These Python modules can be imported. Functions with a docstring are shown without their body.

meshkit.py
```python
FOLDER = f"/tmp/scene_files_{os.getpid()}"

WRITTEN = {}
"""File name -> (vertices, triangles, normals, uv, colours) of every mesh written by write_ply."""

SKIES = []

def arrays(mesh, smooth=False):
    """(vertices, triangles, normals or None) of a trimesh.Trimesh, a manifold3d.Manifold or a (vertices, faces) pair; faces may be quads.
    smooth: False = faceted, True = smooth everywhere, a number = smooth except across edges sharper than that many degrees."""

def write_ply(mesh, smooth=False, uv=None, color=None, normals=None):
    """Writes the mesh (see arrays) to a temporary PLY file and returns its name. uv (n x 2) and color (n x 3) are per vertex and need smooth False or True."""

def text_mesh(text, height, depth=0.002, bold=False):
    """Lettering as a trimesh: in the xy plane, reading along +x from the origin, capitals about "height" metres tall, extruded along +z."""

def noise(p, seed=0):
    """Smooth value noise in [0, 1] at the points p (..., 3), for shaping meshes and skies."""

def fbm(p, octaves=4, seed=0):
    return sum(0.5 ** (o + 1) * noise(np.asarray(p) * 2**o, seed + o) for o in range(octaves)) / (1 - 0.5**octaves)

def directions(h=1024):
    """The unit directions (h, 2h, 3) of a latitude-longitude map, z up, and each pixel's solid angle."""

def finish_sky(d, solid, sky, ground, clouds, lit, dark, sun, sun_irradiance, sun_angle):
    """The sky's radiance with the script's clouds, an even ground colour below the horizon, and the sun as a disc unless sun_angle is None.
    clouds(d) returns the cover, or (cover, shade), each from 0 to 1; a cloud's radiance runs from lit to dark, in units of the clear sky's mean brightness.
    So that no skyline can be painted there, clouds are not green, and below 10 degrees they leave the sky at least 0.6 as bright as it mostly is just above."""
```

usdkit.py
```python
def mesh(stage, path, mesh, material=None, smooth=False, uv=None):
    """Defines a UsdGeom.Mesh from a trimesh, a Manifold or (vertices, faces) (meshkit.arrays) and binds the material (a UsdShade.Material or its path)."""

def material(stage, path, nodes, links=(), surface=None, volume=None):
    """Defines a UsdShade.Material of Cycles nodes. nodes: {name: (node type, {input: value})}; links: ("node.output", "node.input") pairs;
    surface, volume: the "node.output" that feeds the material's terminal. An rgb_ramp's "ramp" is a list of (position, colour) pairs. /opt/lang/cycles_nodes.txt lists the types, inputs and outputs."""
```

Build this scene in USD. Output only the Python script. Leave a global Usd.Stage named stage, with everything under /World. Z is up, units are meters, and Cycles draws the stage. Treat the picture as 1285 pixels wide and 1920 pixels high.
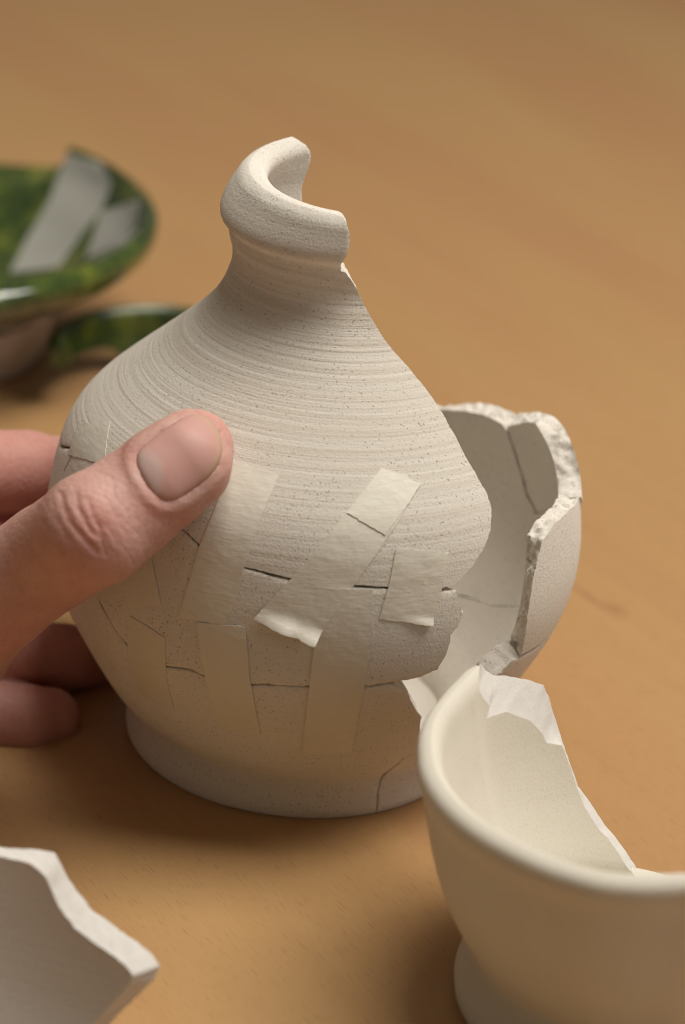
import math, numpy as np, trimesh, usdkit, meshkit
from scipy.interpolate import CubicSpline, PchipInterpolator
from scipy.ndimage import gaussian_filter1d
from scipy.spatial import Delaunay, cKDTree
import shapely
from shapely.geometry import Polygon, LineString
from pxr import Usd, UsdGeom, UsdLux, UsdShade, Gf, Sdf

stage = Usd.Stage.CreateInMemory()
UsdGeom.Xform.Define(stage, '/World')
UsdGeom.Scope.Define(stage, '/World/Looks')
MM = 0.001

# ------------------------------------------------------------------ camera (measured from the jug's circles), lengths in millimetres
PITCH, ROLL, FPX = 0.4279276621, 0.0884526796, 5191.18
CAM = np.array([5.7083, -522.9658, 291.2827])
FW = np.array([0, math.cos(PITCH), -math.sin(PITCH)])
_rt = np.array([1.0, 0, 0]); _up = np.cross(_rt, FW)
RT = math.cos(ROLL) * _rt + math.sin(ROLL) * _up
UP = -math.sin(ROLL) * _rt + math.cos(ROLL) * _up
camera = UsdGeom.Camera.Define(stage, '/World/camera')
M = np.eye(4); M[0, :3], M[1, :3], M[2, :3], M[3, :3] = RT, UP, -FW, CAM * MM
camera.AddTransformOp().Set(Gf.Matrix4d(*M.ravel().tolist()))
FOCAL = 62.0
camera.CreateFocalLengthAttr(FOCAL)
camera.CreateHorizontalApertureAttr(FOCAL * 1285 / FPX)
camera.CreateVerticalApertureAttr(FOCAL * 1920 / FPX)
camera.CreateClippingRangeAttr(Gf.Vec2f(0.02, 50))
camera.CreateFStopAttr(7.1)
camera.CreateFocusDistanceAttr(0.540)
camera.CreateExposureAttr(0.0)

# ------------------------------------------------------------------ light: room lamps
def rect_light(name, pos, target, w, h, intensity, color):
    l = UsdLux.RectLight.Define(stage, '/World/' + name)
    l.CreateWidthAttr(w); l.CreateHeightAttr(h); l.CreateIntensityAttr(intensity); l.CreateColorAttr(Gf.Vec3f(*color)); l.CreateNormalizeAttr(False)
    p, t = np.array(pos, float), np.array(target, float)
    z = (p - t) / np.linalg.norm(p - t); x = np.cross([0, 1, 0], z); x /= np.linalg.norm(x); y = np.cross(z, x)
    m = np.eye(4); m[0, :3], m[1, :3], m[2, :3], m[3, :3] = x, y, z, p
    l.AddTransformOp().Set(Gf.Matrix4d(*m.ravel().tolist()))
rect_light('ceiling_lamp', (0.32, 0.05, 1.05), (0, 0, 0), 0.8, 0.55, 10.9, (1.0, 0.945, 0.86))
rect_light('ceiling_lamp_001', (-0.25, 0.9, 1.7), (0, 0, 0), 1.2, 0.3, 1.7, (1.0, 0.94, 0.85))
rect_light('window_light', (1.1, -0.6, 0.75), (0, 0, 0.1), 0.6, 0.6, 1.0, (0.82, 0.86, 1.0))
usdkit.material(stage, '/World/Looks/room_air', {'b': ('background_shader', {'color': (1.0, 0.86, 0.68), 'strength': 0.11})}, surface='b.background')
dome = UsdLux.DomeLight.Define(stage, '/World/room_light')
UsdShade.MaterialBindingAPI.Apply(dome.GetPrim()).Bind(UsdShade.Material.Get(stage, '/World/Looks/room_air'))

# ------------------------------------------------------------------ pixels of the photograph -> points of the place
def rays(px):
    px = np.asarray(px, float)
    return FW + np.multiply.outer((px[..., 0] - 642.5) / FPX, RT) - np.multiply.outer((px[..., 1] - 960) / FPX, UP)
def at(x, y, depth): return CAM + rays((x, y)) * depth
def on_plane(px, z=0.0):
    d = rays(px); return CAM + d * ((z - CAM[2]) / d[..., 2])[..., None]
def project(P):
    q = np.asarray(P) - CAM; z = q @ FW
    return np.stack([642.5 + FPX * (q @ RT) / z, 960 - FPX * (q @ UP) / z], -1)
def noise1(x, seed, f=1.0):
    x = np.asarray(x, float) * f
    return meshkit.fbm(np.stack([x, 0 * x + seed * 7.31, 0 * x + 0.5], -1), 4, seed) * 2 - 1
def noise3(p, f, seed=0, o=3): return meshkit.fbm(np.asarray(p) * f, o, seed) * 2 - 1

# ------------------------------------------------------------------ stage helpers
used = {}
def path_for(parent, name):
    base = (parent.GetPath().pathString if parent else '/World') + '/' + name
    n = used.get(base, 0); used[base] = n + 1
    return base if n == 0 else f'{base}_{n:03d}'
def tag(prim, label=None, cat=None, group=None, kind=None):
    for k, v in (('label', label), ('category', cat), ('group', group), ('kind', kind)):
        if v: prim.SetCustomDataByKey(k, v)
    return prim
def thing(name, label, cat, loc=(0, 0, 0)):
    x = UsdGeom.Xform.Define(stage, path_for(None, name)); x.AddTranslateOp().Set(Gf.Vec3d(*[c * MM for c in loc]))
    p = x.GetPrim(); p._loc = None; origin[p.GetPath().pathString] = np.array(loc, float)
    return tag(p, label, cat)
origin = {}
def put(name, mesh, mat, parent=None, smooth=35, label=None):
    """One mesh prim; vertices given in millimetres of the place."""
    v, f = (mesh.vertices, mesh.faces) if hasattr(mesh, 'vertices') else mesh
    o = origin.get(parent.GetPath().pathString.split('/')[2] and '/World/' + parent.GetPath().pathString.split('/')[2], np.zeros(3)) if parent else np.zeros(3)
    m = usdkit.mesh(stage, path_for(parent, name), trimesh.Trimesh((np.asarray(v) - o) * MM, f, process=False), '/World/Looks/' + mat, smooth=smooth)
    return tag(m.GetPrim(), label)

# ------------------------------------------------------------------ materials
def clay(name, base, dark, rings=0.5, speck=0.5, fine=1.0, axis=(0, 0), ring_bump=0.00034, rough=0.85, ring_scale=900.0, low=0.3):
    usdkit.material(stage, '/World/Looks/' + name, {
        'g': ('geometry', {}), 'off': ('mapping', {'location': (-axis[0] * MM, -axis[1] * MM, 0)}),
        's': ('separate_xyz', {}),
        'xx': ('math', {'math_type': 'multiply'}), 'yy': ('math', {'math_type': 'multiply'}), 'add': ('math', {'math_type': 'add'}), 'r': ('math', {'math_type': 'sqrt'}),
        'rk': ('math', {'math_type': 'multiply', 'value2': -0.6}), 'q': ('math', {'math_type': 'add'}),
        'qs': ('math', {'math_type': 'multiply', 'value2': ring_scale}), 'mk': ('map_range', {'from_min': 0.060, 'from_max': 0.086, 'to_min': low, 'to_max': 1.0, 'clamp': True}), 'mk2': ('map_range', {'from_min': 0.108, 'from_max': 0.118, 'to_min': 1.0, 'to_max': 0.3, 'clamp': True}), 'mk3': ('math', {'math_type': 'multiply'}), 'hh': ('math', {'math_type': 'multiply'}), 'rm': ('math', {'math_type': 'multiply'}), 'xs': ('math', {'math_type': 'multiply', 'value2': 14.0}), 'ys': ('math', {'math_type': 'multiply', 'value2': 14.0}),
        'v': ('combine_xyz', {}),
        'ring': ('noise_texture', {'scale': 1.0, 'detail': 2.0, 'roughness': 0.5}),
        'big': ('noise_texture', {'scale': 55.0, 'detail': 3.0}),
        'grain': ('noise_texture', {'scale': 1900.0, 'detail': 2.0, 'roughness': 0.7}),
        'sp': ('noise_texture', {'scale': 2300.0, 'detail': 0.0}), 'sp2': ('noise_texture', {'scale': 110.0, 'detail': 1.0}),
        'spm': ('math', {'math_type': 'multiply_add', 'value2': 0.16 * speck, 'value3': -0.09 * speck}), 'spa': ('math', {'math_type': 'add'}),
        'spr': ('map_range', {'from_min': 0.70, 'from_max': 0.80, 'to_min': 0.0, 'to_max': 0.5 * min(1, speck * 1.6), 'clamp': True}),
        'ringr': ('map_range', {'from_min': 0.30, 'from_max': 0.70, 'to_min': 0.0, 'to_max': 1.0, 'clamp': True}),
        'ringf': ('math', {'math_type': 'multiply', 'value2': rings}),
        'bigr': ('map_range', {'from_min': 0.35, 'from_max': 0.7, 'to_min': 0.0, 'to_max': 0.5, 'clamp': True}),
        'm1': ('mix', {'color1': base, 'color2': dark}),
        'm2': ('mix', {'color2': tuple(0.5 * (a + b) for a, b in zip(base, dark))}),
        'gr': ('map_range', {'from_min': 0.25, 'from_max': 0.75, 'to_min': 0.0, 'to_max': 0.3 * fine, 'clamp': True}),
        'm3': ('mix', {'color2': tuple(c * 0.62 for c in dark)}),
        'm4': ('mix', {'color2': (0.10, 0.085, 0.07)}),
        'b1': ('bump', {'strength': 0.8, 'distance': ring_bump}), 'b2': ('bump', {'strength': 0.7 * min(1.4, fine), 'distance': 0.0003}),
        'p': ('principled_bsdf', {'roughness': rough, 'specular_ior_level': 0.2, 'diffuse_roughness': 0.4})},
        [('g.position', 'off.vector'), ('off.vector', 's.vector'), ('s.x', 'xx.value1'), ('s.x', 'xx.value2'), ('s.y', 'yy.value1'), ('s.y', 'yy.value2'), ('xx.value', 'add.value1'), ('yy.value', 'add.value2'), ('add.value', 'r.value1'),
         ('r.value', 'rk.value1'), ('s.z', 'q.value1'), ('rk.value', 'q.value2'), ('q.value', 'qs.value1'), ('s.x', 'xs.value1'), ('s.y', 'ys.value1'), ('xs.value', 'v.x'), ('ys.value', 'v.y'), ('qs.value', 'v.z'), ('v.vector', 'ring.vector'),
         ('g.position', 'big.vector'), ('g.position', 'grain.vector'), ('g.position', 'sp.vector'), ('g.position', 'sp2.vector'),
         ('sp2.fac', 'spm.value1'), ('sp.fac', 'spa.value1'), ('spm.value', 'spa.value2'), ('spa.value', 'spr.value'),
         ('ring.fac', 'ringr.value'), ('ringr.result', 'rm.value1'), ('mk3.value', 'rm.value2'), ('rm.value', 'ringf.value1'), ('s.z', 'mk.value'), ('s.z', 'mk2.value'), ('mk.result', 'mk3.value1'), ('mk2.result', 'mk3.value2'), ('ring.fac', 'hh.value1'), ('mk3.value', 'hh.value2'), ('ringf.value', 'm1.fac'), ('m1.color', 'm2.color1'), ('big.fac', 'bigr.value'), ('bigr.result', 'm2.fac'),
         ('grain.fac', 'gr.value'), ('gr.result', 'm3.fac'), ('m2.color', 'm3.color1'), ('m3.color', 'm4.color1'), ('spr.result', 'm4.fac'), ('m4.color', 'p.base_color'),
         ('hh.value', 'b1.height'), ('grain.fac', 'b2.height'), ('b1.normal', 'b2.normal'), ('b2.normal', 'p.normal')], surface='p.BSDF')
clay('jug_clay', (0.80, 0.765, 0.70), (0.665, 0.60, 0.505), rings=0.85, speck=0.9, fine=0.6)
clay('jug_clay_smooth', (0.795, 0.755, 0.69), (0.72, 0.66, 0.575), rings=0.35, speck=0.6, fine=0.7, ring_bump=0.0002)
clay('bowl_clay', (0.76, 0.72, 0.625), (0.69, 0.635, 0.53), rings=0.25, speck=0.15, fine=0.35, axis=(63.5, -89.5), ring_bump=0.00015, rough=0.62)
clay('shard_clay', (0.72, 0.69, 0.65), (0.68, 0.645, 0.60), rings=0.05, speck=0.1, fine=0.5, ring_bump=0.00015)

usdkit.material(stage, '/World/Looks/masking_tape', {
    'g': ('geometry', {}), 'mp': ('mapping', {'scale': (260, 260, 1500)}), 'n': ('noise_texture', {'scale': 1.0, 'detail': 4.0, 'roughness': 0.65}),
    'n2': ('noise_texture', {'scale': 160.0, 'detail': 3.0}), 'o': ('object_info', {}),
    'r': ('map_range', {'from_min': 0.3, 'from_max': 0.7, 'clamp': True}), 'c': ('mix', {'color1': (0.76, 0.72, 0.615), 'color2': (0.83, 0.80, 0.715)}),
    'c2': ('mix', {'fac': 0.3, 'color2': (0.775, 0.735, 0.635)}), 'b': ('bump', {'strength': 0.35, 'distance': 0.00025}), 'b2': ('bump', {'strength': 0.5, 'distance': 0.0006}),
    'p': ('principled_bsdf', {'roughness': 0.5, 'specular_ior_level': 0.35}), 't': ('translucent_bsdf', {'color': (0.7, 0.62, 0.45)}), 'x': ('mix_closure', {'fac': 0.12})},
    [('g.position', 'mp.vector'), ('mp.vector', 'n.vector'), ('g.position', 'n2.vector'), ('n.fac', 'r.value'), ('r.result', 'c.fac'), ('c.color', 'c2.color1'), ('n2.fac', 'c2.fac'), ('c2.color', 'p.base_color'),
     ('n.fac', 'b.height'), ('n2.fac', 'b2.height'), ('b2.normal', 'b.normal'), ('b.normal', 'p.normal'), ('p.BSDF', 'x.closure1'), ('t.BSDF', 'x.closure2')], surface='x.closure')
usdkit.material(stage, '/World/Looks/grey_tape', {
    'g': ('geometry', {}), 'n': ('noise_texture', {'scale': 90.0, 'detail': 3.0}), 'c': ('mix', {'color1': (0.30, 0.30, 0.27), 'color2': (0.41, 0.405, 0.36)}),
    'p': ('principled_bsdf', {'roughness': 0.4, 'specular_ior_level': 0.5})},
    [('g.position', 'n.vector'), ('n.fac', 'c.fac'), ('c.color', 'p.base_color')], surface='p.BSDF')
usdkit.material(stage, '/World/Looks/green_glaze', {
    'g': ('geometry', {}), 'n': ('noise_texture', {'scale': 75.0, 'detail': 4.0, 'roughness': 0.6}), 'n2': ('noise_texture', {'scale': 420.0, 'detail': 2.0}),
    'r': ('rgb_ramp', {'ramp': [(0.34, (0.008, 0.028, 0.014)), (0.50, (0.035, 0.07, 0.016)), (0.62, (0.12, 0.155, 0.02)), (0.78, (0.24, 0.24, 0.04))]}),
    'm': ('mix', {'fac': 0.25}), 'r2': ('rgb_ramp', {'ramp': [(0.4, (0.02, 0.04, 0.01)), (0.65, (0.16, 0.17, 0.03))]}),
    'p': ('principled_bsdf', {'roughness': 0.08, 'specular_ior_level': 0.6, 'coat_weight': 0.6, 'coat_roughness': 0.03})},
    [('g.position', 'n.vector'), ('g.position', 'n2.vector'), ('n.fac', 'r.fac'), ('n2.fac', 'r2.fac'), ('r.color', 'm.color1'), ('r2.color', 'm.color2'), ('m.color', 'p.base_color')], surface='p.BSDF')
usdkit.material(stage, '/World/Looks/dark_green_glaze', {
    'g': ('geometry', {}), 'n': ('noise_texture', {'scale': 75.0, 'detail': 4.0, 'roughness': 0.6}), 'n2': ('noise_texture', {'scale': 420.0, 'detail': 2.0}),
    'r': ('rgb_ramp', {'ramp': [(0.34, (0.008, 0.028, 0.014)), (0.50, (0.035, 0.07, 0.016)), (0.62, (0.12, 0.155, 0.02)), (0.78, (0.17, 0.18, 0.03))]}),
    'm': ('mix', {'fac': 0.25}), 'r2': ('rgb_ramp', {'ramp': [(0.4, (0.02, 0.04, 0.01)), (0.65, (0.16, 0.17, 0.03))]}),
    'p': ('principled_bsdf', {'roughness': 0.32, 'specular_ior_level': 0.6, 'coat_weight': 0.0, 'coat_roughness': 0.03})},
    [('g.position', 'n.vector'), ('g.position', 'n2.vector'), ('n.fac', 'r.fac'), ('n2.fac', 'r2.fac'), ('r.color', 'm.color1'), ('r2.color', 'm.color2'), ('m.color', 'p.base_color')], surface='p.BSDF')
usdkit.material(stage, '/World/Looks/raw_pink_clay', {
    'g': ('geometry', {}), 'n': ('noise_texture', {'scale': 120.0, 'detail': 4.0}), 'c': ('mix', {'color1': (0.58, 0.48, 0.42), 'color2': (0.68, 0.60, 0.56)}),
    'p': ('principled_bsdf', {'roughness': 0.45})}, [('g.position', 'n.vector'), ('n.fac', 'c.fac'), ('c.color', 'p.base_color')], surface='p.BSDF')
GRAIN = math.radians(-57)
def fleck(px, lx, ly):
    p = on_plane(px) * MM; c, sn = math.cos(-GRAIN), math.sin(-GRAIN); q = (c * p[0] - sn * p[1], sn * p[0] + c * p[1])
    return {'scale': (1 / lx, 1 / ly, 1), 'location': (-q[0] / lx, -q[1] / ly, 0)}
usdkit.material(stage, '/World/Looks/beech_veneer', {
    'g': ('geometry', {}), 'rot': ('mapping', {'rotation': (0, 0, -GRAIN)}),
    'mp': ('mapping', {'scale': (9, 160, 1)}), 'n': ('noise_texture', {'scale': 1.0, 'detail': 5.0, 'roughness': 0.6, 'distortion': 0.3}),
    'mb': ('mapping', {'scale': (1.6, 9, 1)}), 'nb': ('noise_texture', {'scale': 1.0, 'detail': 3.0, 'roughness': 0.5}),
    'mpo': ('mapping', {'scale': (230, 3300, 1)}), 'po': ('noise_texture', {'scale': 1.0, 'detail': 1.0}),
    'pom': ('map_range', {'from_min': 0.60, 'from_max': 0.78, 'to_min': 0.0, 'to_max': 0.5, 'clamp': True}),
    'c': ('rgb_ramp', {'ramp': [(0.25, (0.405, 0.225, 0.092)), (0.5, (0.435, 0.255, 0.107)), (0.75, (0.47, 0.284, 0.124))]}),
    'cb': ('rgb_ramp', {'ramp': [(0.3, (0.405, 0.197, 0.095)), (0.5, (0.435, 0.25, 0.11)), (0.7, (0.46, 0.286, 0.13))]}),
    'm': ('mix', {'fac': 0.68}), 'm2': ('mix', {'color2': (0.20, 0.085, 0.03)}),
    'f1': ('mapping', fleck((1152, 1142), 0.006, 0.0035)), 'g1': ('gradient_texture', {'gradient_type': 'spherical'}), 'f2': ('mapping', fleck((1105, 1120), 0.016, 0.002)), 'g2': ('gradient_texture', {'gradient_type': 'spherical'}),
    'f3': ('mapping', fleck((350, 450), 0.006, 0.007)), 'g3': ('gradient_texture', {'gradient_type': 'spherical'}), 'gs': ('math', {'math_type': 'maximum'}), 'gt': ('math', {'math_type': 'multiply_add', 'value2': 0.35}), 'gu': ('math', {'math_type': 'multiply', 'value2': 0.45, 'use_clamp': True}),
    'm3': ('mix', {'color2': (0.25, 0.09, 0.04)}),
    'b': ('bump', {'strength': 0.15, 'distance': 0.0002}),
    'p': ('principled_bsdf', {'roughness': 0.34, 'specular_ior_level': 0.4})},
    [('g.position', 'rot.vector'), ('rot.vector', 'mp.vector'), ('mp.vector', 'n.vector'), ('rot.vector', 'mb.vector'), ('mb.vector', 'nb.vector'), ('rot.vector', 'mpo.vector'), ('mpo.vector', 'po.vector'),
     ('po.fac', 'pom.value'), ('n.fac', 'c.fac'), ('nb.fac', 'cb.fac'), ('c.color', 'm.color1'), ('cb.color', 'm.color2'), ('m.color', 'm2.color1'), ('pom.result', 'm2.fac'), ('rot.vector', 'f1.vector'), ('rot.vector', 'f2.vector'), ('rot.vector', 'f3.vector'), ('f1.vector', 'g1.vector'), ('f2.vector', 'g2.vector'), ('f3.vector', 'g3.vector'),
     ('g1.fac', 'gs.value1'), ('g2.fac', 'gs.value2'), ('g3.fac', 'gt.value1'), ('gs.value', 'gt.value3'), ('gt.value', 'gu.value1'), ('gu.value', 'm3.fac'), ('m2.color', 'm3.color1'), ('m3.color', 'p.base_color'),
     ('po.fac', 'b.height'), ('b.normal', 'p.normal')], surface='p.BSDF')
usdkit.material(stage, '/World/Looks/skin', {
    'g': ('geometry', {}), 'n': ('noise_texture', {'scale': 120.0, 'detail': 4.0, 'roughness': 0.6}), 'n2': ('noise_texture', {'scale': 900.0, 'detail': 3.0}), 'vo': ('voronoi_texture', {'scale': 900.0}),
    'at': ('attribute', {'attribute': 'redness'}),
    'r': ('rgb_ramp', {'ramp': [(0.3, (0.505, 0.275, 0.23)), (0.5, (0.56, 0.325, 0.275)), (0.7, (0.61, 0.37, 0.315))]}),
    'm': ('mix', {'color2': (0.53, 0.215, 0.18)}),
    'vm': ('map_range', {'from_min': 0.0, 'from_max': 0.55, 'to_min': 0.80, 'to_max': 1.0, 'clamp': True}), 'mv': ('mix', {'mix_type': 'multiply', 'fac': 0.5}),
    'b': ('bump', {'strength': 0.4, 'distance': 0.0003}), 'b2': ('bump', {'strength': 0.3, 'distance': 0.00025}),
    'p': ('principled_bsdf', {'roughness': 0.55, 'specular_ior_level': 0.35, 'subsurface_weight': 0.3, 'subsurface_scale': 0.0015, 'subsurface_radius': (1.0, 0.35, 0.2)})},
    [('g.position', 'n.vector'), ('g.position', 'n2.vector'), ('g.position', 'vo.vector'), ('n.fac', 'r.fac'), ('r.color', 'm.color1'), ('at.fac', 'm.fac'), ('m.color', 'mv.color1'), ('vo.distance', 'vm.value'), ('vm.result', 'mv.color2'), ('mv.color', 'p.base_color'),
     ('n2.fac', 'b.height'), ('vo.distance', 'b2.height'), ('b.normal', 'b2.normal'), ('b2.normal', 'p.normal')], surface='p.BSDF')
usdkit.material(stage, '/World/Looks/nail', {
    'at': ('attribute', {'attribute': 'tint'}), 'g': ('geometry', {}), 'n': ('noise_texture', {'scale': 260.0, 'detail': 3.0}), 'b': ('bump', {'strength': 0.25, 'distance': 0.0002}),
    'p': ('principled_bsdf', {'roughness': 0.5, 'specular_ior_level': 0.3, 'subsurface_weight': 0.15, 'subsurface_scale': 0.001})},
    [('at.color', 'p.base_color'), ('g.position', 'n.vector'), ('n.fac', 'b.height'), ('b.normal', 'p.normal')], surface='p.BSDF')
def plain(name, color, rough=0.5, **kw):
    usdkit.material(stage, '/World/Looks/' + name, {'g': ('geometry', {}), 'n': ('noise_texture', {'scale': 130.0, 'detail': 2.0}),
        'c': ('mix', {'color1': tuple(c * 0.9 for c in color), 'color2': tuple(min(1, c * 1.1) for c in color)}), 'p': ('principled_bsdf', {'roughness': rough, **kw})},
        [('g.position', 'n.vector'), ('n.fac', 'c.fac'), ('c.color', 'p.base_color')], surface='p.BSDF')
# ------------------------------------------------------------------ table
def rounded_slab(x0, x1, y0, y1, z0, z1, b):
    pts = np.array([[x, y, z] for x in (x0, x1) for y in (y0, y1) for z in (z0, z1)], float)
    out = []
    for sx, sy, sz in ((b, b, 0), (b, 0, b), (0, b, b)):
        q = pts.copy(); q[:, 0] += np.where(q[:, 0] == x0, sx, -sx); q[:, 1] += np.where(q[:, 1] == y0, sy, -sy); q[:, 2] += np.where(q[:, 2] == z0, sz, -sz); out.append(q)
    return trimesh.convex.convex_hull(np.vstack(out))
table = thing('table', 'wide wooden table top with warm beech grain under all the pottery', 'table')
put('table_top', rounded_slab(-850, 950, -420, 1300, -28, 0, 2), 'beech_veneer', table, smooth=False)

# ------------------------------------------------------------------ surfaces of revolution and shards cut from them
def dense(pts, n, smooth=0.0):
    p = np.array(pts, float); s = np.r_[0, np.cumsum(np.hypot(*np.diff(p, axis=0).T))]
    c = PchipInterpolator(s, p); q = c(np.linspace(0, s[-1], n))
    if smooth:
        e = q[[0, -1]].copy(); q = gaussian_filter1d(q, smooth, axis=0, mode='nearest'); q[[0, -1]] = e
    return q
class Rev:
    """A pot wall: outer and inner profiles (r, z) of equal length, about a vertical axis. Coordinates X = angle * R0, Y = length along the outer profile."""
    def __init__(self, axis, outer, inner, R0, rmod=None, shift=None, lean=None):
        self.axis, self.o, self.i, self.R0, self.rmod = np.array(axis, float), np.asarray(outer), np.asarray(inner), R0, rmod or (lambda a: 1.0 + 0 * a)
        self.lean = lean or (lambda z: np.zeros(np.shape(z)))
        self.shift = shift or (lambda z: np.zeros(np.shape(z) + (2,)))
        self.s = np.r_[0, np.cumsum(np.hypot(*np.diff(self.o, axis=0).T))]
        t = np.gradient(self.o, axis=0); t /= np.linalg.norm(t, axis=1, keepdims=True); self.n = np.stack([t[:, 1], -t[:, 0]], 1)
        self.to, self.ti = cKDTree(self.o), cKDTree(self.i)
    def point(self, X, Y, w=0.0, off=0.0):
        X, Y = np.asarray(X, float), np.asarray(Y, float)
        f = lambda a: np.stack([np.interp(Y, self.s, a[:, k]) for k in (0, 1)], -1)
        rz = f(self.o) * (1 - np.asarray(w))[..., None] + f(self.i) * np.asarray(w)[..., None] + f(self.n) * np.asarray(off)[..., None]
        a = X / self.R0; r = rz[..., 0] * self.rmod(a)
        d = self.shift(rz[..., 1]); lean = self.lean(rz[..., 1])
        return np.stack([self.axis[0] + d[..., 0] + r * np.sin(a), self.axis[1] + d[..., 1] - r * np.cos(a), rz[..., 1] - lean * r * np.cos(a)], -1)
    def hits(self, px, far=False, inner=False):
        """(X, Y) where the rays of pixels px meet the near or far wall."""
        px = np.atleast_2d(np.asarray(px, float)); out = []
        prof = self.i if inner else self.o
        zz = prof[:, 1]; order = np.argsort(zz); zs, rs = zz[order], prof[order, 0]
        for d in rays(px):
            c = CAM[:2] - self.axis; t0 = -(c @ d[:2]) / (d[:2] @ d[:2])
            R = prof[:, 0].max() + 6; t = np.linspace(t0 - R / np.hypot(*d[:2]), t0 + R / np.hypot(*d[:2]), 3000)
            P = CAM + d * t[:, None]; q = P[:, :2] - self.axis - self.shift(P[:, 2])
            a = np.arctan2(q[:, 0], -q[:, 1]); rho = np.hypot(*q.T) / self.rmod(a)
            f = rho - np.interp(P[:, 2], zs, rs)
            f[(P[:, 2] < zs[0] - 0.5) | (P[:, 2] > zs[-1] + 0.5)] = 1e3
            ch = np.nonzero((np.sign(f[1:]) != np.sign(f[:-1])) & (np.abs(f[1:]) < 50) & (np.abs(f[:-1]) < 50))[0]
            k = (ch[-1] if far else ch[0]) if len(ch) else np.argmin(np.abs(f))
            rz = np.array([rho[k], P[k, 2]])
            j = (self.ti if inner else self.to).query(rz)[1]
            out.append((a[k] * self.R0, self.s[j]))
        return np.array(out)
    def ya(self, z, hi=False):                       # Y of the outer wall at height z
        j = np.argmin(np.abs(self.o[:, 1] - z)); return self.s[j]
    def deg(self, *pairs):                           # (degrees, z) -> (X, Y)
        return np.array([(math.radians(a) * self.R0, self.ya(z)) for a, z in pairs])

def unwrap(X, R0, lo):                               # bring angles into [lo, lo + 360) degrees
    a = np.degrees(np.asarray(X) / R0); return np.radians((a - lo) % 360 + lo) * R0
def densify(A, B, step):
    oa, ob = [], []
    for k in range(len(A)):
        a0, a1, b0, b1 = A[k], A[(k + 1) % len(A)], B[k], B[(k + 1) % len(A)]
        n = max(1, int(round(max(np.linalg.norm(a1 - a0), np.linalg.norm(b1 - b0)) / step)))
        t = (np.arange(n) / n)[:, None]; oa.append(a0 + (a1 - a0) * t); ob.append(b0 + (b1 - b0) * t)
    return np.vstack(oa), np.vstack(ob)
def rag(P, amp, seed, f=0.7, hold=None):
    """Jitters a closed outline sideways; points where hold(P) is true stay."""
    s = np.r_[0, np.cumsum(np.linalg.norm(np.diff(P, axis=0), axis=1))]
    t = np.roll(P, -1, 0) - np.roll(P, 1, 0); t /= np.maximum(np.linalg.norm(t, axis=1, keepdims=True), 1e-9); n = np.stack([t[:, 1], -t[:, 0]], 1)
    d = amp * (noise1(s, seed, f) + 0.6 * noise1(s, seed + 9, f * 3.1))
    if hold is not None: d = np.where(hold(P), 0, d)
    return P + n * d[:, None], n
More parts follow.
